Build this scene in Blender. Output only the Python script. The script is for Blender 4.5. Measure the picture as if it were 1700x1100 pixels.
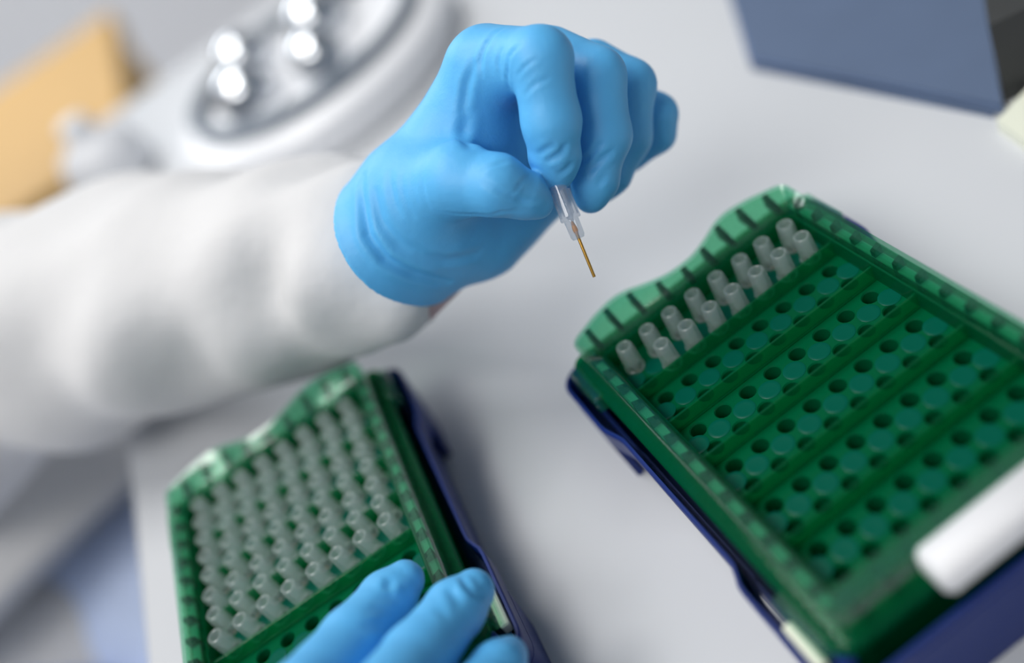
import bpy, math, random
import numpy as np
from mathutils import Vector, Matrix

random.seed(4)
rng = np.random.default_rng(4)
for o in list(bpy.data.objects):
    bpy.data.objects.remove(o)
scene = bpy.context.scene
COL = scene.collection
MM = 0.001

# ------------------------------------------------------------------ camera
FPX = 1702.0
TILT = math.radians(37.494)      # looking down
ROLL = math.radians(-34.996)     # camera rolled
CAM_H = 254.5                    # mm above the table top
cam_d = bpy.data.cameras.new('camera')
cam = bpy.data.objects.new('camera', cam_d)
COL.objects.link(cam)
cam_d.sensor_fit = 'HORIZONTAL'
cam_d.sensor_width = 36.0
cam_d.lens = FPX / 1700.0 * 36.0
cam_d.clip_start = 0.01
cam_d.clip_end = 50
_f = Vector((0, math.cos(TILT), -math.sin(TILT)))
_r = Vector((1, 0, 0))
_u = Vector((0, math.sin(TILT), math.cos(TILT)))
# image axes after the roll
_ri = _r * math.cos(ROLL) + _u * math.sin(ROLL)
_ui = -_r * math.sin(ROLL) + _u * math.cos(ROLL)
M = Matrix(((_ri.x, _ui.x, -_f.x), (_ri.y, _ui.y, -_f.y), (_ri.z, _ui.z, -_f.z))).to_4x4()
M.translation = Vector((0, 0, CAM_H * MM))
cam.matrix_world = M
cam_d.dof.use_dof = True
cam_d.dof.focus_distance = 0.294
cam_d.dof.aperture_fstop = 2.5
scene.camera = cam

# ------------------------------------------------------------------ light
world = bpy.data.worlds.new('world')
scene.world = world
world.use_nodes = True
wb = world.node_tree.nodes['Background']
wb.inputs[0].default_value = (0.78, 0.88, 1.0, 1)
wb.inputs[1].default_value = 0.36


def area(name, loc, target, sx, sy, energy, color):
    d = bpy.data.lights.new(name, 'AREA')
    d.shape = 'RECTANGLE'
    d.size, d.size_y, d.energy, d.color = sx, sy, energy, color
    o = bpy.data.objects.new(name, d)
    COL.objects.link(o)
    o.location = loc
    o.rotation_euler = (Vector(target) - Vector(loc)).to_track_quat('-Z', 'Y').to_euler()
    return o


area('window_light', (-0.75, 2.2, 1.12), (-0.1, 0.33, 0.05), 1.2, 0.62, 24, (0.93, 0.97, 1.0))
area('ceiling_light', (-0.95, -0.60, 1.65), (0.0, 0.3, 0.05), 1.2, 0.8, 34, (1.0, 0.98, 0.95))
area('rim_gleam_light', (-0.56, 0.82, 1.9), (-0.2, 0.45, 0.05), 1.2, 0.5, 42, (1.0, 0.98, 0.95))  # added lamp, no known fixture; puts the gleam on the full rack's rim

vs = scene.view_settings
vs.view_transform = 'Standard'
vs.look = 'None'
vs.exposure = -0.60
vs.gamma = 1.0
vs.use_curve_mapping = False


# ------------------------------------------------------------------ helpers
def ray(px, py):
    c, s = math.cos(ROLL), math.sin(ROLL)
    a, b = px - 850.0, py - 550.0
    u, v = c * a + s * b, -s * a + c * b
    x, up = u / FPX, -v / FPX
    return np.array([x, math.cos(TILT) + up * math.sin(TILT), -math.sin(TILT) + up * math.cos(TILT)])


CAM = np.array([0, 0, CAM_H])


def P(px, py, depth):
    """point (mm) seen towards a pixel, at a depth along the view axis"""
    return CAM + ray(px, py) * depth


def AT(px, py, z):
    """point (mm) seen towards a pixel, on the level z"""
    d = ray(px, py)
    return CAM + d * ((z - CAM_H) / d[2])


def mesh(name, v, f, mat, smooth=False):
    me = bpy.data.meshes.new(name)
    v = np.asarray(v, float) * MM
    me.from_pydata([tuple(p) for p in v], [], [tuple(int(i) for i in q) for q in f])
    me.materials.append(mat)
    me.update()
    if smooth:
        me.polygons.foreach_set('use_smooth', [True] * len(me.polygons))
    return me


def obj(name, me, parent=None, loc=(0, 0, 0), rz=0.0):
    o = bpy.data.objects.new(name, me)
    COL.objects.link(o)
    if parent is not None:
        o.parent = parent
    o.location = [c * MM for c in loc]
    o.rotation_euler = (0, 0, rz)
    return o


def empty(name, loc=(0, 0, 0), rz=0.0):
    o = obj(name, None, None, loc, rz)
    o.empty_display_size = 0.01
    return o


def tag(o, label, cat, group=None, kind=None):
    o['label'] = label
    o['category'] = cat
    if group:
        o['group'] = group
    if kind:
        o['kind'] = kind
    return o


def struct(o):
    o['kind'] = 'structure'
    return o


def auto_smooth(me, deg=35):
    me.polygons.foreach_set('use_smooth', [True] * len(me.polygons))
    try:
        me.set_sharp_from_angle(angle=math.radians(deg))
    except Exception:
        pass
    return me


class MB:
    def __init__(s):
        s.v, s.f = [], []

    def add(s, v, f):
        n = len(s.v)
        s.v += [tuple(p) for p in v]
        s.f += [tuple(i + n for i in q) for q in f]
        return s

    def box(s, x0, x1, y0, y1, z0, z1, b=0.0):
        if b <= 0:
            v = [(x, y, z) for z in (z0, z1) for y in (y0, y1) for x in (x0, x1)]
            f = [(0, 2, 3, 1), (4, 5, 7, 6), (0, 1, 5, 4), (2, 6, 7, 3), (0, 4, 6, 2), (1, 3, 7, 5)]
            return s.add(v, f)
        rings = []
        for z, i in ((z0, b), (z0 + b, 0), (z1 - b, 0), (z1, b)):
            rings.append([(x0 + i + 0, y0 + b, z), (x0 + b, y0 + i, z), (x1 - b, y0 + i, z), (x1 - i, y0 + b, z),
                          (x1 - i, y1 - b, z), (x1 - b, y1 - i, z), (x0 + b, y1 - i, z), (x0 + i, y1 - b, z)])
        v = [p for r in rings for p in r]
        f = []
        for k in range(3):
            for j in range(8):
                a, c = k * 8 + j, k * 8 + (j + 1) % 8
                f.append((a, c, c + 8, a + 8))
        f.append(tuple(range(7, -1, -1)))
        f.append(tuple(range(24, 32)))
        return s.add(v, f)

    def lathe(s, prof, n=16, c=(0, 0), close=False):
        v = []
        for r, z in prof:
            for j in range(n):
                a = 2 * math.pi * j / n
                v.append((c[0] + r * math.cos(a), c[1] + r * math.sin(a), z))
        f = []
        m = len(prof)
        for k in range(m if close else m - 1):
            k2 = (k + 1) % m
            for j in range(n):
                j2 = (j + 1) % n
                f.append((k * n + j, k * n + j2, k2 * n + j2, k2 * n + j))
        if not close:
            f.append(tuple(range(n - 1, -1, -1)))
            f.append(tuple((m - 1) * n + j for j in range(n)))
        return s.add(v, f)

    def prism(s, pts, z0, z1):
        n = len(pts)
        v = [(x, y, z0) for x, y in pts] + [(x, y, z1) for x, y in pts]
        f = [tuple(range(n - 1, -1, -1)), tuple(range(n, 2 * n))]
        for i in range(n):
            j = (i + 1) % n
            f.append((i, j, n + j, n + i))
        return s.add(v, f)

    def tube(s, pts, radii, n=12):
        pts = [np.array(p, float) for p in pts]
        v = []
        up = np.array([0.31, 0.22, 0.92])
        for i, p in enumerate(pts):
            t = pts[min(i + 1, len(pts) - 1)] - pts[max(i - 1, 0)]
            t /= np.linalg.norm(t)
            a = np.cross(up, t)
            a /= np.linalg.norm(a)
            b = np.cross(t, a)
            for j in range(n):
                w = 2 * math.pi * j / n
                v.append(p + radii[i] * (math.cos(w) * a + math.sin(w) * b))
        f = []
        for k in range(len(pts) - 1):
            for j in range(n):
                j2 = (j + 1) % n
                f.append((k * n + j, k * n + j2, (k + 1) * n + j2, (k + 1) * n + j))
        f.append(tuple(range(n - 1, -1, -1)))
        f.append(tuple((len(pts) - 1) * n + j for j in range(n)))
        return s.add(v, f)

    def build(s, name, mat, parent=None, loc=(0, 0, 0), rz=0.0, smooth=False, auto=None):
        me = mesh(name, s.v, s.f, mat, smooth)
        if auto:
            auto_smooth(me, auto)
        return obj(name, me, parent, loc, rz)


# ------------------------------------------------------------------ materials
def nodes(name):
    m = bpy.data.materials.new(name)
    m.use_nodes = True
    nt = m.node_tree
    return m, nt, nt.nodes, nt.links


def pbr(name, color, rough=0.5, metal=0.0, noise=None, bump=None, sub=0.0, coat=0.0, spec=0.5, sheen=0.0):
    m, nt, N, L = nodes(name)
    b = N['Principled BSDF']
    b.inputs['Base Color'].default_value = (*color, 1)
    b.inputs['Roughness'].default_value = rough
    b.inputs['Metallic'].default_value = metal
    b.inputs['Specular IOR Level'].default_value = spec
    b.inputs['Coat Weight'].default_value = coat
    b.inputs['Sheen Weight'].default_value = sheen
    if sub:
        b.inputs['Subsurface Weight'].default_value = sub
        b.inputs['Subsurface Radius'].default_value = (0.002, 0.004, 0.006)
        b.inputs['Subsurface Scale'].default_value = 1.0
    tc = N.new('ShaderNodeTexCoord')
    if noise:
        sc, amt = noise
        n = N.new('ShaderNodeTexNoise')
        n.inputs['Scale'].default_value = sc
        n.inputs['Detail'].default_value = 6
        L.new(tc.outputs['Object'], n.inputs['Vector'])
        mr = N.new('ShaderNodeMapRange')
        mr.inputs['To Min'].default_value = 1 - amt
        mr.inputs['To Max'].default_value = 1 + amt
        L.new(n.outputs['Fac'], mr.inputs['Value'])
        mx = N.new('ShaderNodeVectorMath')
        mx.operation = 'SCALE'
        mx.inputs[0].default_value = color
        L.new(mr.outputs[0], mx.inputs['Scale'])
        L.new(mx.outputs[0], b.inputs['Base Color'])
    if bump:
        last = None
        for sc, st, dist in bump:
            n = N.new('ShaderNodeTexNoise')
            n.inputs['Scale'].default_value = sc
            n.inputs['Detail'].default_value = 4
            L.new(tc.outputs['Object'], n.inputs['Vector'])
            bm = N.new('ShaderNodeBump')
            bm.inputs['Strength'].default_value = st
            bm.inputs['Distance'].default_value = dist
            L.new(n.outputs['Fac'], bm.inputs['Height'])
            if last:
                L.new(last.outputs[0], bm.inputs['Normal'])
            last = bm
        L.new(last.outputs[0], b.inputs['Normal'])
    return m


def dyed(name, color, clear, tint, rough=0.18, trans=0.5, ior=1.45, noise=0.0):
    """see-through dyed plastic: clear share lets the view and the light through, tinted"""
    m, nt, N, L = nodes(name)
    N.remove(N['Principled BSDF'])
    out = N['Material Output']
    d = N.new('ShaderNodeBsdfDiffuse')
    d.inputs[0].default_value = (*color, 1)
    t = N.new('ShaderNodeBsdfTranslucent')
    t.inputs[0].default_value = (*color, 1)
    a = N.new('ShaderNodeMixShader')
    a.inputs[0].default_value = trans
    L.new(d.outputs[0], a.inputs[1])
    L.new(t.outputs[0], a.inputs[2])
    tr = N.new('ShaderNodeBsdfTransparent')
    tr.inputs[0].default_value = (*tint, 1)
    b = N.new('ShaderNodeMixShader')
    b.inputs[0].default_value = clear
    L.new(a.outputs[0], b.inputs[1])
    L.new(tr.outputs[0], b.inputs[2])
    g = N.new('ShaderNodeBsdfGlossy')
    g.inputs[0].default_value = (1, 1, 1, 1)
    g.inputs['Roughness'].default_value = rough
    lw = N.new('ShaderNodeLayerWeight')
    lw.inputs[0].default_value = 0.5
    pw = N.new('ShaderNodeMath')
    pw.operation = 'POWER'
    pw.inputs[1].default_value = 4.0
    L.new(lw.outputs['Facing'], pw.inputs[0])
    fr = N.new('ShaderNodeMath')
    fr.operation = 'MULTIPLY_ADD'
    f0 = ((ior - 1) / (ior + 1)) ** 2
    fr.inputs[1].default_value = 0.6 * min(1.0, f0 / 0.034)
    fr.inputs[2].default_value = f0
    L.new(pw.outputs[0], fr.inputs[0])
    c = N.new('ShaderNodeMixShader')
    L.new(fr.outputs[0], c.inputs[0])
    L.new(b.outputs[0], c.inputs[1])
    L.new(g.outputs[0], c.inputs[2])
    L.new(c.outputs[0], out.inputs['Surface'])
    return m


MAT = {
    'table': pbr('table_laminate', (0.550, 0.565, 0.590), 0.45, noise=(9, 0.02)),
    'table_edge': pbr('table_edge_band', (0.55, 0.55, 0.56), 0.5),
    'glove': pbr('blue_nitrile', (0.100, 0.450, 0.830), 0.52, noise=(60, 0.05),
                 bump=[(130, 0.22, 0.0010), (420, 0.15, 0.0006), (1600, 0.16, 0.0003)], sub=0.08),
    'coat': pbr('white_cotton', (0.66, 0.655, 0.66), 0.85, bump=[(60, 0.25, 0.004)], sheen=0.2),
    'skin': pbr('skin', (0.62, 0.42, 0.42), 0.5, sub=0.2),
    'green_deck': dyed('green_deck_plastic', (0.0, 0.225, 0.085), 0.28, (0.0, 0.45, 0.20), 0.20, ior=1.22),
    'green_rim': dyed('green_rim_plastic', (0.04, 0.50, 0.28), 0.90, (0.70, 0.96, 0.83), 0.17, ior=1.62),
    'green_wall': dyed('green_wall_plastic', (0.0, 0.210, 0.090), 0.55, (0.14, 0.72, 0.40), 0.12, ior=1.30),
    'green_cross': dyed('green_crosswall_plastic', (0.0, 0.250, 0.105), 0.68, (0.28, 0.86, 0.56), 0.12, ior=1.35),
    'green_cell_light': dyed('green_cell_light_plastic', (0.16, 0.52, 0.42), 0.35, (0.5, 0.9, 0.75), 0.3, ior=1.3),  # paler than the rack's green: light in the side cells put into the colour
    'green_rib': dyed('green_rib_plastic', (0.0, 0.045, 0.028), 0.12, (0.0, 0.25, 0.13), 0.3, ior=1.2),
    'teal': dyed('teal_boss_plastic', (0.0, 0.225, 0.145), 0.28, (0.0, 0.45, 0.30), 0.30, ior=1.20),
    'blue_base': pbr('blue_base_plastic', (0.006, 0.024, 0.160), 0.38, spec=0.25),
    'clear': dyed('clear_milky_plastic', (0.70, 0.78, 0.76), 0.73, (0.93, 0.96, 0.96), 0.25, 0.5, ior=1.5),
    'clear_hub': dyed('clear_hub_plastic', (0.74, 0.78, 0.84), 0.74, (0.93, 0.95, 0.975), 0.06, 0.5, ior=1.6),
    'brass': pbr('brass_pin', (0.55, 0.30, 0.06), 0.32, 0.85),
    'orange': pbr('amber_ferrule', (0.75, 0.28, 0.03), 0.4),
    'label': pbr('white_label', (0.78, 0.78, 0.80), 0.5, noise=(40, 0.03)),
    'cream': pbr('cream_plastic', (0.72, 0.74, 0.62), 0.5),
    'folder': pbr('blue_grey_card', (0.085, 0.125, 0.210), 0.7, noise=(25, 0.12)),
    'folder2': pbr('slate_blue_card', (0.10, 0.15, 0.27), 0.7, noise=(25, 0.12)),
    'dark': pbr('dark_grey_plastic', (0.035, 0.037, 0.037), 0.6, noise=(30, 0.3)),
    'white_shell': pbr('white_enamel', (0.80, 0.81, 0.84), 0.35),
    'steel': pbr('polished_steel', (0.75, 0.77, 0.80), 0.10, 1.0),
    'grey': pbr('grey_rubber', (0.13, 0.16, 0.20), 0.6),
    'oak': pbr('oak_veneer', (0.66, 0.40, 0.13), 0.6, noise=(6, 0.12)),
    'wall': pbr('wall_paint', (0.82, 0.83, 0.86), 0.8, noise=(2, 0.03)),
    'floor': pbr('vinyl_floor', (0.78, 0.77, 0.79), 0.5, noise=(4, 0.06)),
    'denim': pbr('pale_blue_cotton', (0.60, 0.70, 0.93), 0.85, noise=(40, 0.1)),
}

# ------------------------------------------------------------------ setting
TX0, TX1, TY0, TY1 = -186.0, 1150.0, -380.0, 900.0
tb = empty('worktable', ((TX0 + TX1) / 2, (TY0 + TY1) / 2, -720))
tag(tb, 'wide pale grey laminate worktable under the green racks', 'table')
hx, hy = (TX1 - TX0) / 2, (TY1 - TY0) / 2
MB().box(-hx, hx, -hy, hy, 690, 720, 2.5).build('table_top', MAT['table'], tb, auto=40)
for sx in (-1, 1):
    for sy in (-1, 1):
        MB().box(-25, 25, -25, 25, 0, 690, 3).build('leg', MAT['table_edge'], tb, (sx * (hx - 60), sy * (hy - 60), 0))
struct(MB().box(-2600, 2600, -1200, 2600, -740, -720).build('floor', MAT['floor']))
struct(MB().box(-2600, 2600, 2600, 2660, -720, 2000).build('wall_back', MAT['wall']))
struct(MB().box(-2600, 2600, 2588, 2600, -720, -620).build('baseboard_back', MAT['white_shell']))


# ------------------------------------------------------------------ tip racks
def outline(hx, hy, r, ns=44, nc=6):
    """closed rounded rectangle, counter-clockwise, always the same number of points"""
    r = max(r, 0.4)
    pts = []
    def seg(x0, y0, x1, y1):
        for i in range(ns):
            t = i / ns
            pts.append((x0 + (x1 - x0) * t, y0 + (y1 - y0) * t))
    def arc(cx, cy, a0):
        for i in range(nc):
            a = a0 + (math.pi / 2) * i / nc
            pts.append((cx + r * math.cos(a), cy + r * math.sin(a)))
    seg(-hx + r, -hy, hx - r, -hy)
    arc(hx - r, -hy + r, -math.pi / 2)
    seg(hx, -hy + r, hx, hy - r)
    arc(hx - r, hy - r, 0)
    seg(hx - r, hy, -hx + r, hy)
    arc(-hx + r, hy - r, math.pi / 2)
    seg(-hx, hy - r, -hx, -hy + r)
    arc(-hx + r, -hy + r, math.pi)
    return pts


def sweep(size, prof, zmod=None, xmod=None, keep=None):
    """sweep a closed profile [(offset, z[, extra y offset])] round a rounded rectangle"""
    hx, hy, r = size
    loops = []
    for p in prof:
        o, z, e = p[0], p[1], (p[2] if len(p) > 2 else 0.0)
        wc = p[3] if len(p) > 3 else 0.0
        lp = []
        for (x, y) in outline(hx + o, hy + o + e, r + o):
            if xmod:
                x += math.copysign(xmod(y), x) * min(1.0, abs(x) / (hx - 2))
            if wc and y > 50:
                y += wc * wave(x) * min(1.0, (y - 50) / 6)
            lp.append((x, y, z + (zmod(x, y, z) if zmod else 0.0)))
        loops.append(lp)
    n, m = len(loops[0]), len(prof)
    ids = list(range(n))
    closed = True
    if keep:
        ids = [i for i in ids if keep(*loops[0][i][:2])]
        brk = [k for k in range(len(ids) - 1) if ids[k + 1] - ids[k] > 1]
        if brk:
            ids = ids[brk[0] + 1:] + ids[:brk[0] + 1]
        closed = False
    v = [loops[k][i] for i in ids for k in range(m)]
    n = len(ids)
    f = []
    for i in range(n if closed else n - 1):
        i2 = (i + 1) % n
        for k in range(m):
            k2 = (k + 1) % m
            f.append((i * m + k, i2 * m + k, i2 * m + k2, i * m + k2))
    if not closed:
        f.append(tuple(range(m)))
        f.append(tuple((n - 1) * m + k for k in range(m - 1, -1, -1)))
    return MB().add(v, f)


ZH = 34.0            # level of the perforated deck above the table
RIM = 46.0           # rim top
_wx = [0, 5, 12, 18, 23, 31, 42, 60]
_wz = [-1.6, -1.4, 1.2, 4.2, 5.2, 3.8, 0.0, 0.0]


def wave(x):
    s = 0
    for d in (-2, -1, 0, 1, 2):
        s += np.interp(abs(x + d), _wx, _wz)
    return s / 5


WO, WI = 1.12, 0.5      # how far the outer and inner edge of the end flange follow the wavy outline


def flange_width(x):
    return 6.0 + (WO - WI) * wave(x)


def rim_drop(x, y, z):
    """the end flange slopes down towards the deck"""
    if y < 52:
        return 0.0
    d = 0.37 * flange_width(x)
    if abs(z - RIM + 0.01) < 0.003:
        return -d
    if abs(z - RIM + 1.6) < 0.01 or abs(z - RIM + 2.4) < 0.01:
        return -d + 0.6
    return 0.0


def col_x(c):
    return -31.5 + 9 * c


def row_y(r):
    return 49.5 - 9 * r


RACK = {}


def rack_meshes():
    # perforated deck with 96 real holes
    mb = MB()
    n = 16
    for r in range(12):
        for c in range(8):
            cx, cy = col_x(c), row_y(r)
            v = []
            prof = [(None, ZH), (2.75, ZH), (2.42, ZH - 0.45), (2.30, ZH - 9.0)]
            for rr, z in prof:
                for j in range(n):
                    a = 2 * math.pi * (j + 0.5) / n
                    ca, sa = math.cos(a), math.sin(a)
                    if rr is None:
                        k = 4.5 / max(abs(ca), abs(sa))
                        v.append((cx + ca * k, cy + sa * k, z))
                    else:
                        v.append((cx + ca * rr, cy + sa * rr, z))
            f = []
            for k in range(len(prof) - 1):
                for j in range(n):
                    j2 = (j + 1) % n
                    f.append((k * n + j, k * n + j2, (k + 1) * n + j2, (k + 1) * n + j))
            # corners of the square cell
            b = len(v)
            for sx, sy in ((1, 1), (-1, 1), (-1, -1), (1, -1)):
                v.append((cx + 4.5 * sx, cy + 4.5 * sy, ZH))
            for q, (j0, j1) in enumerate(((1, 2), (5, 6), (9, 10), (13, 14))):
                f.append((j0, b + q, j1))
            mb.add(v, f)
    hx1, hy1 = 39.5, 58.0
    for x0, x1, y0, y1 in ((-hx1, -36, -hy1, hy1), (36, hx1, -hy1, hy1), (-36, 36, 54, hy1), (-36, 36, -hy1, -54)):
        mb.box(x0, x1, y0, y1, ZH - 1.5, ZH)
    RACK['deck'] = mb.build('tmp', MAT['green_deck'], auto=30)
    # round bosses
    RACK['boss'] = MB().lathe([(3.35, 0.02), (3.35, 0.10), (3.1, 0.20), (2.3, 0.14), (0.9, 0.12)], 20).build('tmp', MAT['teal'], auto=50)
    # cross ribs
    mbr = MB().box(-38.2, 38.2, -0.4, 0.4, ZH, ZH + 5.2, 0.15)
    mbr.prism([(-38.2, -1.0), (38.2, -1.0), (38.2, -0.4), (-38.2, -0.4)], ZH, ZH + 0.35)
    RACK['rib'] = mbr.build('tmp', MAT['green_cross'])
    # upper rim: outer wall, flat flange, inner wall; the flange is wider at the short ends
    prof = [(0, 37, 0, 0.5), (0.3, RIM - 0.5, 0, WO), (0.0, RIM, 0, WO), (-3.6, RIM - 0.01, -2.4, WI), (-4.2, RIM - 1.6, -2.6, WI), (-4.6, ZH, -2.6),
            (-4.0, ZH, -2.6), (-3.4, RIM - 2.4, -2.4, WI), (-0.8, RIM - 0.9, 0, WO), (-0.8, 37, 0, 0.5)]
    RACK['rim'] = sweep((42.5, 64.0, 3.0), prof, rim_drop).build('tmp', MAT['green_rim'], auto=40)
    # lining of the well above the deck
    RACK['lining'] = sweep((37.7, 56.4, 2.0), [(0, ZH + 0.1), (0, RIM - 5.5), (-0.7, RIM - 5.5), (-0.7, ZH + 0.1)]).build('tmp', MAT['green_wall'], auto=40)
    # little web plates inside the rim
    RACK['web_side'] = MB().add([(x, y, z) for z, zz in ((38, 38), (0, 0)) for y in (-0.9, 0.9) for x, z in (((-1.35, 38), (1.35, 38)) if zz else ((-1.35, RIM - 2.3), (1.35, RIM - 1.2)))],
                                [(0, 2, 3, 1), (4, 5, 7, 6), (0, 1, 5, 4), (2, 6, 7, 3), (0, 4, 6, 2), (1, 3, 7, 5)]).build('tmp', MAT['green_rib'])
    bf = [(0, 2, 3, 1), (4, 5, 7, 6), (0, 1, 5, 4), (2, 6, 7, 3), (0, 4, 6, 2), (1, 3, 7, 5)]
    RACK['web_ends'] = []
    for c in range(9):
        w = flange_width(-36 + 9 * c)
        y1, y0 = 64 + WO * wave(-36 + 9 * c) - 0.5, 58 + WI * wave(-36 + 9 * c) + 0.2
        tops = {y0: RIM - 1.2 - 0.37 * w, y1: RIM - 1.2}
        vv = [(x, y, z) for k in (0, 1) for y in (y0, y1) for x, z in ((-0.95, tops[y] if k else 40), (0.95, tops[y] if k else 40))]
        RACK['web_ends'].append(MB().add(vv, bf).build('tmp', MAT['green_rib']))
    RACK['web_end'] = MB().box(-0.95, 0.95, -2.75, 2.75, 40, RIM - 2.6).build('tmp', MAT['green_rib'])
    RACK['cell_light_strip'] = MB().box(-1.3, 1.3, -58, 58, 41.0, 41.6).build('tmp', MAT['green_cell_light'])  # added pale strip; its colour stands in for light in the rim cells
    # lower flange and skirt
    RACK['flange'] = sweep((46.0, 67.0, 4.0), [(0, 33.0), (0.2, 36.4), (-0.3, 37.0), (-5.2, 37.0), (-5.2, 36.0), (-1.0, 35.9), (-0.9, 33.0)]).build('tmp', MAT['green_wall'], auto=40)
    RACK['web_low'] = MB().box(-1.5, 1.5, -1.0, 1.0, 33.5, 35.9).build('tmp', MAT['green_rib'])
    # lower box standing in the base
    RACK['body'] = sweep((41.0, 62.0, 5.0), [(0, 6), (0.4, 36), (-0.9, 36), (-1.2, 6)]).build('tmp', MAT['green_wall'], auto=40)
    # corner tab
    RACK['tab'] = MB().box(-2.2, 2.2, -9, 9, 31, 37.5, 0.8).build('tmp', MAT['green_rim'], auto=40)
    # label block on the front rim
    RACK['label'] = MB().box(-20.5, 20.5, -5.2, 5.2, -9.0, 0.0, 1.6).build('tmp', MAT['label'], auto=50)
    # ---- blue base
    def bo(y):
        t = max(0.0, min(1.0, ((y - 31) / 12.0) if y > 0 else ((-y - 25) / 9.0)))
        return 2.6 * t * t * (3 - 2 * t)
    RACK['lip'] = sweep((49.6, 72.0, 8.0), [(-0.4, 20.0), (0.0, 27.0), (0.3, 29.4), (-0.1, 30.0), (-0.9, 30.0), (-1.2, 29.4), (-1.6, 20.0)], None, bo).build('tmp', MAT['blue_base'], auto=50)
    RACK['tray'] = sweep((47.5, 69.0, 8.0), [(-1, 2.0), (0.3, 20), (-1.1, 20), (-2.4, 3.5)]).build('tmp', MAT['blue_base'], auto=50)
    RACK['shelf'] = sweep((49.2, 71.6, 8.0), [(-0.2, 19.0), (-0.2, 20.0), (-3.2, 20.0), (-3.2, 19.0)], None, bo).build('tmp', MAT['blue_base'])
    RACK['tray_floor'] = MB().box(-46, 46, -67, 67, 2.0, 4.0).build('tmp', MAT['blue_base'])
    RACK['feet'] = [sweep((49.6, 72.0, 8.0), [(-1.8, 0), (-0.3, 20), (-2.6, 20), (-4.2, 0)], None, bo,
                          lambda x, y, sx=sx, sy=sy: x * sx > 30 and y * sy > 42).build('tmp', MAT['blue_base'], auto=50)
                    for sx, sy in ((1, 1), (-1, 1), (-1, -1), (1, -1))]
    RACK['front'] = MB().box(-33, 33, -72.1, -69.6, 0, 26, 0.6).build('tmp', MAT['blue_base'])
    RACK['peg'] = MB().lathe([(2.4, 0), (2.4, 3), (1.6, 4)], 14).build('tmp', MAT['blue_base'], auto=50)
    RACK['edge_strip'] = MB().box(-1.4, 1.4, -7, 7, 0, 4, 0.5).build('tmp', MAT['cream'])  # plain cream strip along each side of the lip
    # ---- needle tips
    RACK['hub'] = MB().lathe([(1.6, 3.0), (1.75, 10.1), (2.2, 10.4), (2.6, 10.1), (2.82, 8.8), (3.05, 1.2), (3.3, 1.1), (3.3, 0.25),
                              (2.85, 0.0), (2.15, -0.1), (2.05, -5.6), (1.6, -6.4), (0.5, -6.5), (0.5, -1.0), (1.2, 1.6)], 14, close=True).build('tmp', MAT['clear'], auto=40)
    RACK['pin'] = MB().lathe([(0.42, -18.5), (0.42, -6.4), (0.42, -5.8), (0.85, -3.6), (0.35, -1.2)], 10).build('tmp', MAT['brass'], auto=50)
    for k, o in list(RACK.items()):
        if isinstance(o, list):
            RACK[k] = [q.data for q in o]
            for q in o:
                bpy.data.objects.remove(q)
        else:
            RACK[k] = o.data
            bpy.data.objects.remove(o)


rack_meshes()


def make_rack(loc, rz, label, base_label):
    b = empty('rack_base', loc, rz)
    tag(b, base_label, 'rack base', 'blue rack bases')
    for nm, k in (('lip', 'lip'), ('tray_wall', 'tray'), ('tray_floor', 'tray_floor'), ('tray_shelf', 'shelf'), ('front_panel', 'front')):
        obj(nm, RACK[k], b)
    for fm in RACK['feet']:
        obj('foot', fm, b)
    for sx in (-1, 1):
        obj('peg', RACK['peg'], b, (sx * 44.3, -65.0, 30))
        obj('edge_strip', RACK['edge_strip'], b, (sx * 49.3, -56, 27.5))['label'] = 'cream strip'
    t = empty('tip_rack', (loc[0], loc[1], loc[2] + 4), rz)
    tag(t, label, 'rack', 'green tip racks')
    z = (0, 0, -4)
    for nm in ('deck', 'rim', 'lining', 'flange', 'body'):
        obj(nm, RACK[nm], t, z)
    for k in range(5):
        obj('rib', RACK['rib'], t, (0, 49.5 - 13.5 - 18 * k, -4))
    for k in range(6):
        for i in range(9):
            obj('boss', RACK['boss'], t, (-36 + 9 * i if 0 < i < 8 else (-34.6 if i == 0 else 34.6), 45 - 18 * k, ZH - 4))
    for s in (-1, 1):
        obj('cell_light_strip', RACK['cell_light_strip'], t, (s * 40.3, 0, -4))
        for r in range(13):
            y = 54 - 9 * r
            obj('rim_web', RACK['web_side'], t, (s * 40.35, y, -4), 0 if s > 0 else math.pi)
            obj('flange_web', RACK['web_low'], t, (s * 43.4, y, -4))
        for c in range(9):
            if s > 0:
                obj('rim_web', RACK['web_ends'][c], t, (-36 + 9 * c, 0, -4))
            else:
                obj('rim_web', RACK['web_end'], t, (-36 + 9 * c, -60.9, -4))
        for q in (-1, 1):
            obj('corner_tab', RACK['tab'], t, (s * 46.8, q * 54, -4))
    obj('label_block', RACK['label'], t, (1.0, -68.0, RIM - 3.0))['label'] = 'plain white label block'
    return t


def rack_frame(x, y, yaw):
    """(world x, y) of the deck centre from hole (0, 0)"""
    c, s = math.cos(yaw), math.sin(yaw)
    return x + c * 31.5 + s * 49.5, y + s * 31.5 - c * 49.5


YR, YL = math.radians(3.466), math.radians(-1.013)
rx, ry = rack_frame(25.3, 235.6, YR)
make_rack((rx, ry, 0), YR, 'green see-through tip rack, mostly empty, beneath the held needle',
          'blue plastic base under the mostly empty green rack')
lx0, ly0 = -70.9 + math.cos(YL) * -56 - math.sin(YL) * 5, 291.9 + math.sin(YL) * -56 + math.cos(YL) * 5
lx, ly = rack_frame(lx0, ly0, YL)
make_rack((lx, ly, 0), YL, 'green see-through tip rack full of clear tips, touched by gloved fingers',
          'blue plastic base under the full green rack by the fingers')

ORD = ['first', 'second', 'third', 'fourth', 'fifth', 'sixth', 'seventh', 'eighth']


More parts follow.
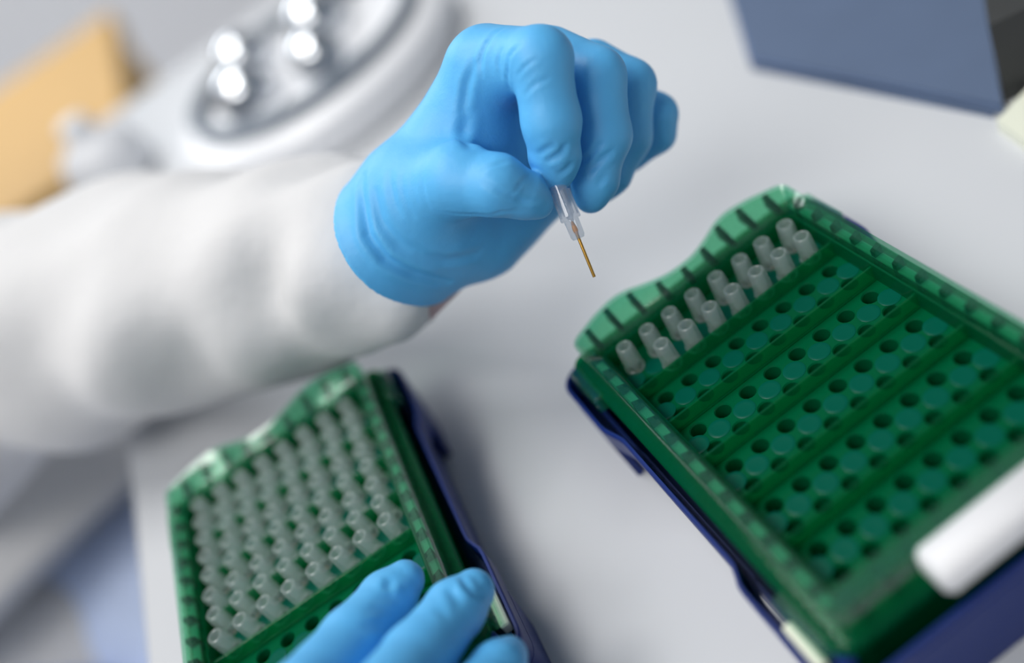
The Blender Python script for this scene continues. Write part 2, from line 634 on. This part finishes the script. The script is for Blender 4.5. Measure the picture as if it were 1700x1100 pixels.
def place_tip(cx, cy, yaw, c, r, label, group):
    X, Y = col_x(c), row_y(r)
    wx = cx + math.cos(yaw) * X - math.sin(yaw) * Y
    wy = cy + math.sin(yaw) * X + math.cos(yaw) * Y
    o = obj('needle_tip', RACK['hub'], None, (wx, wy, ZH), yaw + rng.uniform(0, 1))
    o.rotation_euler = (rng.uniform(-.03, .03), rng.uniform(-.03, .03), rng.uniform(0, 6))
    tag(o, label, 'needle tip', group)
    obj('pin', RACK['pin'], o)


for r in range(2):
    for c in range(8):
        if r == 1 and c == 0:
            continue
        place_tip(rx, ry, YR, c, r, 'clear needle tip, %s from left in the %s row of the mostly empty rack' % (ORD[c if r == 0 else c - 1], ('back', 'front')[r]), 'tips in the mostly empty rack')
for r in range(8):
    for c in range(8):
        place_tip(lx, ly, YL, c, r, 'clear needle tip, %s from left, %s row from back of the full rack' % (ORD[c], ORD[r]), 'tips in the full rack')


# ------------------------------------------------------------------ gloved hands (one continuous surface each)
def capsule(p, a, b, ra, rb):
    a, b = np.asarray(a, np.float32), np.asarray(b, np.float32)
    ab = b - a
    L2 = float(ab @ ab) + 1e-9
    h = np.clip(((p - a) @ ab) / L2, 0, 1)
    q = p - a - h[..., None] * ab
    return np.sqrt((q * q).sum(-1)) - (ra + h * (rb - ra))


def smin(a, b, k):
    h = np.clip(0.5 + 0.5 * (b - a) / k, 0, 1)
    return b + (a - b) * h - k * h * (1 - h)


def surface_nets(d, org, st):
    nx, ny, nz = d.shape
    s = d < 0
    c = np.zeros((nx - 1, ny - 1, nz - 1), np.int8)
    for i in (0, 1):
        for j in (0, 1):
            for k in (0, 1):
                c += s[i:nx - 1 + i, j:ny - 1 + j, k:nz - 1 + k]
    act = np.argwhere((c > 0) & (c < 8))
    idx = -np.ones(c.shape, np.int64)
    idx[tuple(act.T)] = np.arange(len(act))
    acc = np.zeros((len(act), 3))
    cnt = np.zeros(len(act))
    corners = [(i, j, k) for i in (0, 1) for j in (0, 1) for k in (0, 1)]
    for a in range(8):
        for b in range(a + 1, 8):
            A, B = np.array(corners[a]), np.array(corners[b])
            if abs(A - B).sum() != 1:
                continue
            da = d[tuple((act + A).T)]
            db = d[tuple((act + B).T)]
            m = (da < 0) != (db < 0)
            t = np.where(m, da / np.where(m, da - db, 1), 0)[:, None]
            acc += np.where(m[:, None], A + t * (B - A), 0)
            cnt += m
    v = (act + acc / cnt[:, None]) * st + org
    faces = []
    for ax in range(3):
        o1, o2 = [a for a in range(3) if a != ax]
        sl0 = [slice(1, -1)] * 3
        sl0[ax] = slice(0, -1)
        sl1 = [slice(1, -1)] * 3
        sl1[ax] = slice(1, None)
        A, B = s[tuple(sl0)], s[tuple(sl1)]
        e = np.argwhere(A != B)
        fl = A[tuple(e.T)]
        off = np.ones(3, int)
        off[ax] = 0
        e = e + off
        q = []
        for d1, d2 in ((-1, -1), (0, -1), (0, 0), (-1, 0)):
            w = e.copy()
            w[:, o1] += d1
            w[:, o2] += d2
            q.append(idx[tuple(w.T)])
        q = np.stack(q, 1)
        if ax == 1:
            fl = ~fl
        q[~fl] = q[~fl][:, ::-1]
        faces.append(q)
    return v, np.concatenate(faces)


def hand_sdf(H):
    fingers, palm, cut = H['fingers'], H['palm'], H.get('cut')
    def fn(p):
        p = p.astype(np.float32)
        dp = None
        for a, b, ra, rb in palm:
            q = capsule(p, a, b, ra, rb)
            dp = q if dp is None else smin(dp, q, H.get('kp', 9.0))
        df = None
        for ch in fingers:
            d1 = None
            for (a, ra), (b, rb) in zip(ch[:-1], ch[1:]):
                q = capsule(p, a, b, ra, rb)
                d1 = q if d1 is None else smin(d1, q, 2.5)
            df = d1 if df is None else smin(df, d1, H.get('kf', 0.9))
        d = smin(dp, df, H.get('k', 6.0))
        if cut is not None:
            o, n = cut
            pl = ((p - o.astype(np.float32)) @ n.astype(np.float32))
            d = -smin(-d, -pl, 2.2)
            # rolled bead along the cuff edge
        return d
    return fn


def hand_mesh(H, name, mat, step=0.9):
    fn = hand_sdf(H)
    pts = [np.asarray(q[0]) for ch in H['fingers'] for q in ch] + [np.asarray(c[i]) for c in H['palm'] for i in (0, 1)]
    rad = max(max(c[2], c[3]) for c in H['palm'])
    pts = np.array(pts)
    lo, hi = pts.min(0) - rad - 3, pts.max(0) + rad + 3
    n = np.ceil((hi - lo) / step).astype(int) + 1
    gx, gy, gz = [lo[i] + np.arange(n[i]) * step for i in range(3)]
    d = np.empty(tuple(n), np.float32)
    for i in range(0, n[0], 24):
        g = np.stack(np.meshgrid(gx[i:i + 24], gy, gz, indexing='ij'), -1)
        d[i:i + 24] = fn(g)
    v, f = surface_nets(d, lo, step)
    # normals from the field
    e = 0.6
    nr = np.stack([fn(v + np.eye(3)[k] * e) - fn(v - np.eye(3)[k] * e) for k in range(3)], 1).astype(float)
    nr /= np.linalg.norm(nr, axis=1)[:, None] + 1e-9
    disp = np.zeros(len(v))
    # creases in the rubber: each a polyline found on the surface
    for (pl, w, amp) in H.get('creases', []):
        P3 = []
        for (px, py) in pl:
            dr = ray(px, py)
            dr = dr / np.linalg.norm(dr)
            t = 180.0
            for _ in range(80):
                s = float(fn((CAM + dr * t)[None])[0])
                if s < 0.05:
                    break
                t += max(s * 0.8, 0.1)
            P3.append(CAM + dr * t)
        seg = [np.linalg.norm(b - a) for a, b in zip(P3[:-1], P3[1:])]
        tot, run = sum(seg) + 1e-9, 0.0
        dist = np.full(len(v), 1e9)
        par = np.zeros(len(v))
        for a, b, sl in zip(P3[:-1], P3[1:], seg):
            if sl < 16:
                ab = b - a
                h = np.clip(((v - a) @ ab) / (ab @ ab + 1e-9), 0, 1)
                dd = np.linalg.norm(v - a - h[:, None] * ab, axis=1)
                nb = dd < dist
                dist = np.where(nb, dd, dist)
                par = np.where(nb, (run + h * sl) / tot, par)
            run += sl
        am = 1.35 * amp * np.sqrt(np.clip(np.sin(np.pi * np.clip(par, 0, 1)), 0, 1))
        disp += -am * np.exp(-(dist / w) ** 2) + 0.5 * am * np.exp(-((dist - 2.1 * w) / w) ** 2)
    # slack rubber: low soft waves
    for k in range(10):
        kv = rng.normal(size=3)
        kv /= np.linalg.norm(kv)
        lam = rng.uniform(9, 26)
        disp += 0.045 * np.sin((v @ kv) * 2 * math.pi / lam + rng.uniform(0, 6))
    if H.get('cut') is not None:
        o_, n_ = H['cut']
        pl_ = (v - o_) @ n_
        disp += 0.55 * np.exp(-((pl_ + 0.9) / 0.8) ** 2)
        nr = np.where((pl_ > -2.5)[:, None], nr - np.clip(nr @ n_, 0, 1)[:, None] * n_, nr)
    v = v + nr * disp[:, None]
    me = bpy.data.meshes.new(name)
    me.from_pydata([tuple(p) for p in v * MM], [], [tuple(int(i) for i in q) for q in f])
    me.polygons.foreach_set('use_smooth', [True] * len(me.polygons))
    me.materials.append(mat)
    me.update()
    return me, fn


def R(px, depth):
    """mm for a size in pixels at a depth"""
    return px * depth / FPX


def F(*j):
    return [(P(x, y, z), R(r, z)) for x, y, z, r in j]


# --- the raised hand that pinches the needle (thumb towards the camera)
idx = F((815, 105, 300, 62), (897, 98, 283, 52), (915, 200, 287, 48.5), (922, 265, 293, 42), (924, 288, 294, 28))
mid = F((915, 95, 309, 50), (992, 125, 299, 46), (1000, 225, 302, 46), (988, 300, 305, 38), (981, 326, 306, 28))
rng_f = F((985, 110, 322, 44), (1046, 142, 316, 42), (1042, 225, 319, 40), (1012, 290, 321, 34), (1000, 312, 322, 24))
pin = F((1020, 150, 335, 36), (1090, 190, 330, 34), (1088, 222, 333, 32), (1048, 262, 336, 24))
thumb = F((700, 322, 309, 72), (762, 299, 293, 61), (825, 308, 287, 51), (872, 325, 290, 39), (894, 338, 292, 25))
W0 = P(650, 400, 324)
palm = []
for (x, y, z, r) in ((800, 118, 302, 62), (880, 115, 314, 56), (950, 140, 326, 52), (1000, 185, 337, 48)):
    palm.append((P(715, 330, 322), P(x, y, z), R(84, 320), R(r, z)))
palm.append((P(700, 320, 315), P(775, 215, 312), R(88, 315), R(56, 312)))
palm.append((P(800, 385, 334), P(900, 300, 338), R(78, 334), R(62, 338)))
palm.append((P(690, 355, 320), P(590, 440, 326), R(104, 320), R(106, 326)))
palm.append((P(735, 385, 330), P(665, 448, 334), R(88, 330), R(84, 334)))
c1, c2, c3 = P(590, 262, 330), P(772, 488, 345), P(572, 488, 300)
nn = np.cross(c2 - c1, c3 - c1)
nn /= np.linalg.norm(nn)
if nn @ (P(500, 500, 330) - c1) < 0:
    nn = -nn
HAND1 = {
    'fingers': [idx, mid, rng_f, pin, thumb], 'palm': palm, 'cut': (c1, nn), 'k': 6.0, 'kp': 9.0,
    'creases': [
        ([(846, 150), (842, 120), (846, 92), (866, 72)], 0.55, 0.45),
        ([(832, 128), (826, 105), (834, 78)], 0.6, 0.35),
        ([(800, 130), (798, 100), (812, 68), (840, 45)], 0.8, 0.45),
        ([(768, 190), (775, 140), (790, 100)], 1.2, 0.5),
        ([(858, 128), (872, 110), (892, 96)], 0.5, 0.25),
        ([(870, 160), (890, 138), (915, 128)], 0.6, 0.2),
        ([(905, 268), (918, 262), (932, 252), (940, 236)], 0.9, 0.5),
        ([(895, 255), (908, 246), (922, 238)], 0.8, 0.35),
        ([(925, 290), (940, 282), (950, 268)], 0.9, 0.4),
        ([(975, 285), (1000, 262), (1020, 248)], 1.0, 0.5),
        ([(968, 270), (985, 255), (1000, 236)], 0.9, 0.35),
        ([(990, 310), (1005, 290)], 0.9, 0.3),
        ([(800, 300), (830, 318), (870, 334), (900, 332)], 0.7, 0.4),
        ([(842, 330), (862, 305), (880, 290)], 0.5, 0.3),
        ([(800, 283), (830, 272), (855, 268)], 0.5, 0.25),
        ([(735, 352), (780, 356), (830, 352), (870, 350)], 0.6, 0.25),
        ([(716, 350), (702, 310), (706, 265)], 1.0, 0.22),
        ([(668, 360), (652, 320), (648, 280)], 1.4, 0.3),
        ([(690, 366), (672, 330), (666, 290)], 1.1, 0.25),
        ([(604, 285), (604, 340), (612, 390), (640, 430), (690, 456), (750, 470)], 1.5, 1.0),
        ([(640, 260), (650, 255)], 1.0, 0.0),
        ([(622, 310), (632, 365), (665, 405), (700, 420)], 1.6, 0.5),
        ([(690, 420), (740, 432), (800, 420)], 1.6, 0.5),
        ([(780, 250), (770, 215), (776, 180)], 1.6, 0.5),
    ]}

person = empty('person', (-330, 640, -720))
tag(person, 'person in white lab coat and blue gloves, one hand pinching a needle', 'person')


def child(name, me):
    o = obj(name, me, person)
    o.matrix_parent_inverse = Matrix.Translation(-person.location)
    return o


me, fn1 = hand_mesh(HAND1, 'glove', MAT['glove'], 0.85)
o = child('glove', me)
o['label'] = 'blue nitrile glove pinching the needle'

# --- the other hand, resting on the full rack (palm down, from the left)
def Z(x, y, z, r):
    q = AT(x, y, z)
    return (q, r)


i2 = [Z(672, 962, 54, 5.4), Z(645, 992, 55, 7.4), Z(585, 1062, 62, 8.3), Z(500, 1165, 74, 9.3), Z(400, 1290, 78, 11)]
m2 = [Z(786, 980, 50, 5.8), Z(757, 1010, 52, 7.8), Z(694, 1090, 60, 8.6), Z(610, 1195, 74, 9.4), Z(490, 1330, 80, 11)]
r2 = [Z(846, 1086, 42, 4.6), Z(828, 1108, 45, 6.6), Z(770, 1180, 56, 7.8), Z(690, 1280, 72, 8.6), Z(570, 1390, 78, 10.5)]
p2 = [Z(880, 1200, 36, 4.6), Z(855, 1230, 42, 6.2), Z(800, 1290, 52, 7.0), Z(730, 1370, 66, 7.8), Z(640, 1450, 74, 9.5)]
t2 = [Z(610, 1240, 40, 5.5), Z(575, 1255, 46, 7.5), Z(500, 1300, 58, 9), Z(400, 1380, 62, 11)]
wr = AT(330, 1560, 78)
palm2 = [(wr, q[-1][0], 19, 11.5) for q in (i2, m2, r2, p2)] + [(wr, t2[-1][0], 18, 12)]
wdir = wr - m2[-1][0]
wdir /= np.linalg.norm(wdir)
palm2.append((wr, wr + wdir * 30, 21, 22))
HAND2 = {'fingers': [i2, m2, r2, p2, t2], 'palm': palm2, 'cut': (wr + wdir * 22, wdir), 'k': 5.0,
         'creases': [
             ([(643, 936), (662, 944), (684, 958), (694, 968)], 0.5, 0.4),
             ([(640, 980), (652, 960)], 1.2, 0.5),
             ([(616, 1000), (640, 992), (668, 990)], 1.0, 0.25),
             ([(600, 1020), (625, 1012), (650, 1008)], 1.0, 0.25),
             ([(600, 1040), (640, 1035)], 1.2, 0.3),
             ([(764, 955), (775, 975), (790, 985), (806, 986)], 0.9, 0.5),
             ([(742, 975), (752, 985), (764, 1000)], 1.2, 0.45),
             ([(720, 1010), (745, 1022)], 1.2, 0.3),
             ([(830, 1078), (848, 1084), (862, 1080)], 0.8, 0.3),
         ]}
me, fn2 = hand_mesh(HAND2, 'glove', MAT['glove'], 1.1)
o = child('glove', me)
o['label'] = 'blue nitrile glove resting on the full rack'


# --- sleeves, coat and lap
def cloth_tube(name, pts, radii, mat, folds, n=96, m=120, squash=None, seed=1, open_end=True):
    rg = np.random.default_rng(seed)
    pts = [np.asarray(p, float) for p in pts]
    T0 = np.linspace(0, len(pts) - 1, m)
    def cr(a, t):
        a = np.asarray(a, float)
        i = int(min(max(math.floor(t), 0), len(a) - 2))
        u = t - i
        p0, p1, p2, p3 = a[max(i - 1, 0)], a[i], a[i + 1], a[min(i + 2, len(a) - 1)]
        return 0.5 * ((2 * p1) + (p2 - p0) * u + (2 * p0 - 5 * p1 + 4 * p2 - p3) * u * u + (3 * p1 - p0 - 3 * p2 + p3) * u ** 3)
    C = np.array([cr(pts, t) for t in T0])
    Rr = np.array([cr(np.array(radii)[:, None], t)[0] for t in T0])
    wv = [(rg.uniform(0, 6.28), rg.uniform(0, 6.28), int(rg.integers(-5, 6)), rg.uniform(*folds[1]), rg.uniform(0.3, 1)) for _ in range(18)]
    v = []
    for i in range(m):
        t = C[min(i + 1, m - 1)] - C[max(i - 1, 0)]
        t /= np.linalg.norm(t)
        a = np.cross([0, 0, 1], t)
        a /= np.linalg.norm(a)
        b = np.cross(t, a)
        for j in range(n):
            w = 2 * math.pi * j / n
            s = i / m
            q = sum(am * math.sin(fr * s * 6.28 + ph + k * w + 0.8 * math.sin(w + p2)) for ph, p2, k, fr, am in wv) / 4
            rr = Rr[i] + folds[0] * q * (0.55 + 1.1 * s)
            v.append(C[i] + rr * (math.cos(w) * a + math.sin(w) * b))
    f = []
    for k in range(m - 1):
        for j in range(n):
            j2 = (j + 1) % n
            f.append((k * n + j, k * n + j2, (k + 1) * n + j2, (k + 1) * n + j))
    f.append(tuple(range(n - 1, -1, -1)))
    f.append(tuple((m - 1) * n + j for j in range(n)))
    o = child(name, mesh(name, v, f, mat, True))
    return o


cloth_tube('coat_sleeve', [P(725, 430, 348), P(640, 425, 350), P(520, 438, 374), P(350, 480, 412), P(150, 520, 452), P(-60, 615, 500), P(-300, 800, 600)],
           [23, 31, 37, 46, 51.5, 58, 74], MAT['coat'], (4.6, (1.0, 7)), seed=31)['label'] = 'rumpled white coat sleeve'
cloth_tube('forearm', [P(735, 495, 354), P(700, 465, 352), P(620, 435, 354), P(500, 445, 378)], [14, 18, 21, 24], MAT['skin'], (0.1, (1, 2)), m=40, n=40)
cloth_tube('coat_sleeve', [wr + wdir * 14, wr + wdir * 60, wr + wdir * 150 + np.array([-20, 20, 10]), wr + wdir * 260 + np.array([-60, 90, 45])],
           [25, 32, 40, 50], MAT['coat'], (2.6, (2, 6)), seed=8)
cloth_tube('coat_body', [np.array([-330, 560, -120]), np.array([-360, 640, 0]), np.array([-420, 700, 160]), np.array([-450, 740, 380]), np.array([-460, 760, 560])],
           [120, 140, 165, 175, 120], MAT['coat'], (5, (2, 6)), seed=12)
cloth_tube('trouser_leg', [np.array([-440, 700, -180]), np.array([-340, 590, -190]), np.array([-220, 480, -200]), np.array([-210, 455, -420]), np.array([-215, 450, -700])],
           [95, 88, 72, 62, 55], MAT['denim'], (3, (1, 4)), seed=5)
cloth_tube('trouser_leg', [np.array([-560, 640, -180]), np.array([-460, 520, -190]), np.array([-340, 400, -200]), np.array([-330, 380, -420]), np.array([-335, 375, -700])],
           [95, 88, 72, 62, 55], MAT['denim'], (3, (1, 4)), seed=6)

cloth_tube('coat_hem', [AT(20, 1180, -170), AT(110, 1100, -165), AT(200, 1030, -160), AT(300, 960, -165), AT(420, 880, -170)],
           [70, 62, 52, 50, 50], MAT['coat'], (4, (2, 6)), seed=21)

# ------------------------------------------------------------------ the held needle
tipP, topP = P(986, 460, 293), P(926, 312, 293)
ax = topP - tipP
L = np.linalg.norm(ax)
ax /= L
# flange sits where hub and lower sleeve meet
fl = P(948, 364, 293)
nd = empty('dispensing_needle', tuple(fl))
nd.rotation_mode = 'QUATERNION'
nd.rotation_quaternion = Vector(ax).to_track_quat('Z', 'Y')
tag(nd, 'clear hub needle with brass pin held between gloved thumb and finger', 'needle')
hubm = MB().lathe([(1.6, 1.5), (1.8, 11.5), (2.35, 11.5), (2.5, 8.0), (2.78, 1.0), (3.05, 0.9), (3.05, 0.15),
                   (2.85, -0.1), (2.2, -0.2), (2.1, -5.0), (1.7, -5.9), (0.55, -6.0), (0.7, -3.4), (0.5, -0.8), (1.2, 1.2)], 28, close=True)
hubm.build('hub', MAT['clear_hub'], nd, auto=40)
pl = L * 0 + np.linalg.norm(fl - tipP)
MB().lathe([(0.42, -pl), (0.46, -pl + 0.2), (0.46, -5.5), (0.46, -4.6)], 14).build('pin', MAT['brass'], nd, auto=50)
MB().lathe([(0.25, -4.8), (0.75, -3.6), (0.75, -2.6), (0.3, -0.6)], 14).build('ferrule', MAT['orange'], nd, auto=50)
for k in range(4):
    a = math.pi / 2 * k + 0.4
    MB().box(2.3, 2.95, -0.35, 0.35, 1.0, 8.5).build('grip_rib', MAT['clear_hub'], nd, (0, 0, 0), a)

# ------------------------------------------------------------------ background things on the table
def quad_at(px, z):
    return [tuple(AT(x, y, z)[:2]) for x, y in px]


st = quad_at([(1248, 96), (1655, 178), (1628, -20), (1198, -60)], 5)
for k in range(5):
    j = [(x + rng.uniform(-3, 3) - 1.5 * k * 0, y + rng.uniform(-3, 3)) for x, y in st]
    MB().prism(j[::-1] if False else j, k * 1.0, k * 1.0 + 0.9).build('folder', MAT['folder' if k % 2 == 0 else 'folder2'])
fs = [o for o in bpy.data.objects if o.name.split('.')[0] == 'folder']
for o, w in zip(fs, ('bottom', 'second lowest', 'middle', 'second highest', 'top')):
    tag(o, 'blue grey card folder, %s of the stack at the far table corner' % w, 'folder', 'stack of card folders')
bx = quad_at([(1668, 172), (1760, 130), (1720, -60), (1634, -40)], 0)
mb = MB()
mb.prism(bx, 0, 34)
o = mb.build('equipment_box', MAT['dark'])
tag(o, 'dark grey equipment box beside the blue folders at frame edge', 'box')
pc = quad_at([(1655, 203), (1720, 250), (1780, 190), (1715, 140)], 4)
o = MB().prism(pc, 0, 5).build('note_pad', MAT['cream'])
tag(o, 'cream note pad poking in at the right edge', 'note pad')


def pos(px, py, z=0):
    q = AT(px, py, z)
    return (q[0], q[1], z)


# white instrument with a dark sealing ring and bright steel caps
ic = pos(545, 150)
ins = empty('centrifuge', ic)
tag(ins, 'blurred white round instrument with dark ring and shining steel caps', 'lab instrument')
MB().lathe([(95, 0), (100, 6), (98, 22), (90, 28), (86, 28), (84, 26), (20, 25), (2, 25)], 48).build('housing', MAT['white_shell'], ins, auto=40)
MB().lathe([(86, 26), (86, 34), (78, 36), (76, 30), (76, 26)], 48, close=True).build('seal_ring', MAT['grey'], ins, auto=40)
for k, (dx, dy, r) in enumerate(((-42, -20, 20), (-34, 36, 18), (20, 18, 19), (8, -44, 17), (34, 58, 16))):
    MB().lathe([(r, 25), (r, 40), (r * .92, 46), (r * .7, 51), (r * .35, 54), (0.5, 55)], 28).build('cap', MAT['steel'], ins, (dx, dy, 0), auto=60)
o = None
fl2 = pos(205, 300)
fk = empty('highlight_flask', fl2)  # added flask; its white body paints in a blurred highlight
tag(fk, 'made-up white flask standing in for a bright blurred highlight behind the sleeve', 'flask')
MB().lathe([(26, 0), (31, 4), (31, 24), (25, 36), (13, 42), (11, 48), (2, 49)], 40).build('body', MAT['white_shell'], fk, auto=40)
MB().lathe([(11, 45), (11, 54), (9, 56), (2, 57)], 30).build('stopper', MAT['white_shell'], fk, auto=40)

# oak side desk far behind, beyond the end of the worktable
dk = quad_at([(212, 222), (196, 6), (-160, 250), (-160, 480)], -30)
dcx, dcy = dk[0]
far = dk[1][1]
cb = empty('oak_desk', (dcx - 300, (dcy + far) / 2, -720))
tag(cb, 'tan oak side desk far behind the white sleeve', 'desk')
hd = (far - dcy) / 2
MB().box(-300, 300, -hd, hd, 660, 690, 3).build('desk_top', MAT['oak'], cb)
for sx in (-1, 1):
    MB().box(-12, 12, -hd + 10, hd - 10, 0, 660, 2).build('side_panel', MAT['oak'], cb, (sx * 280, 0, 0))
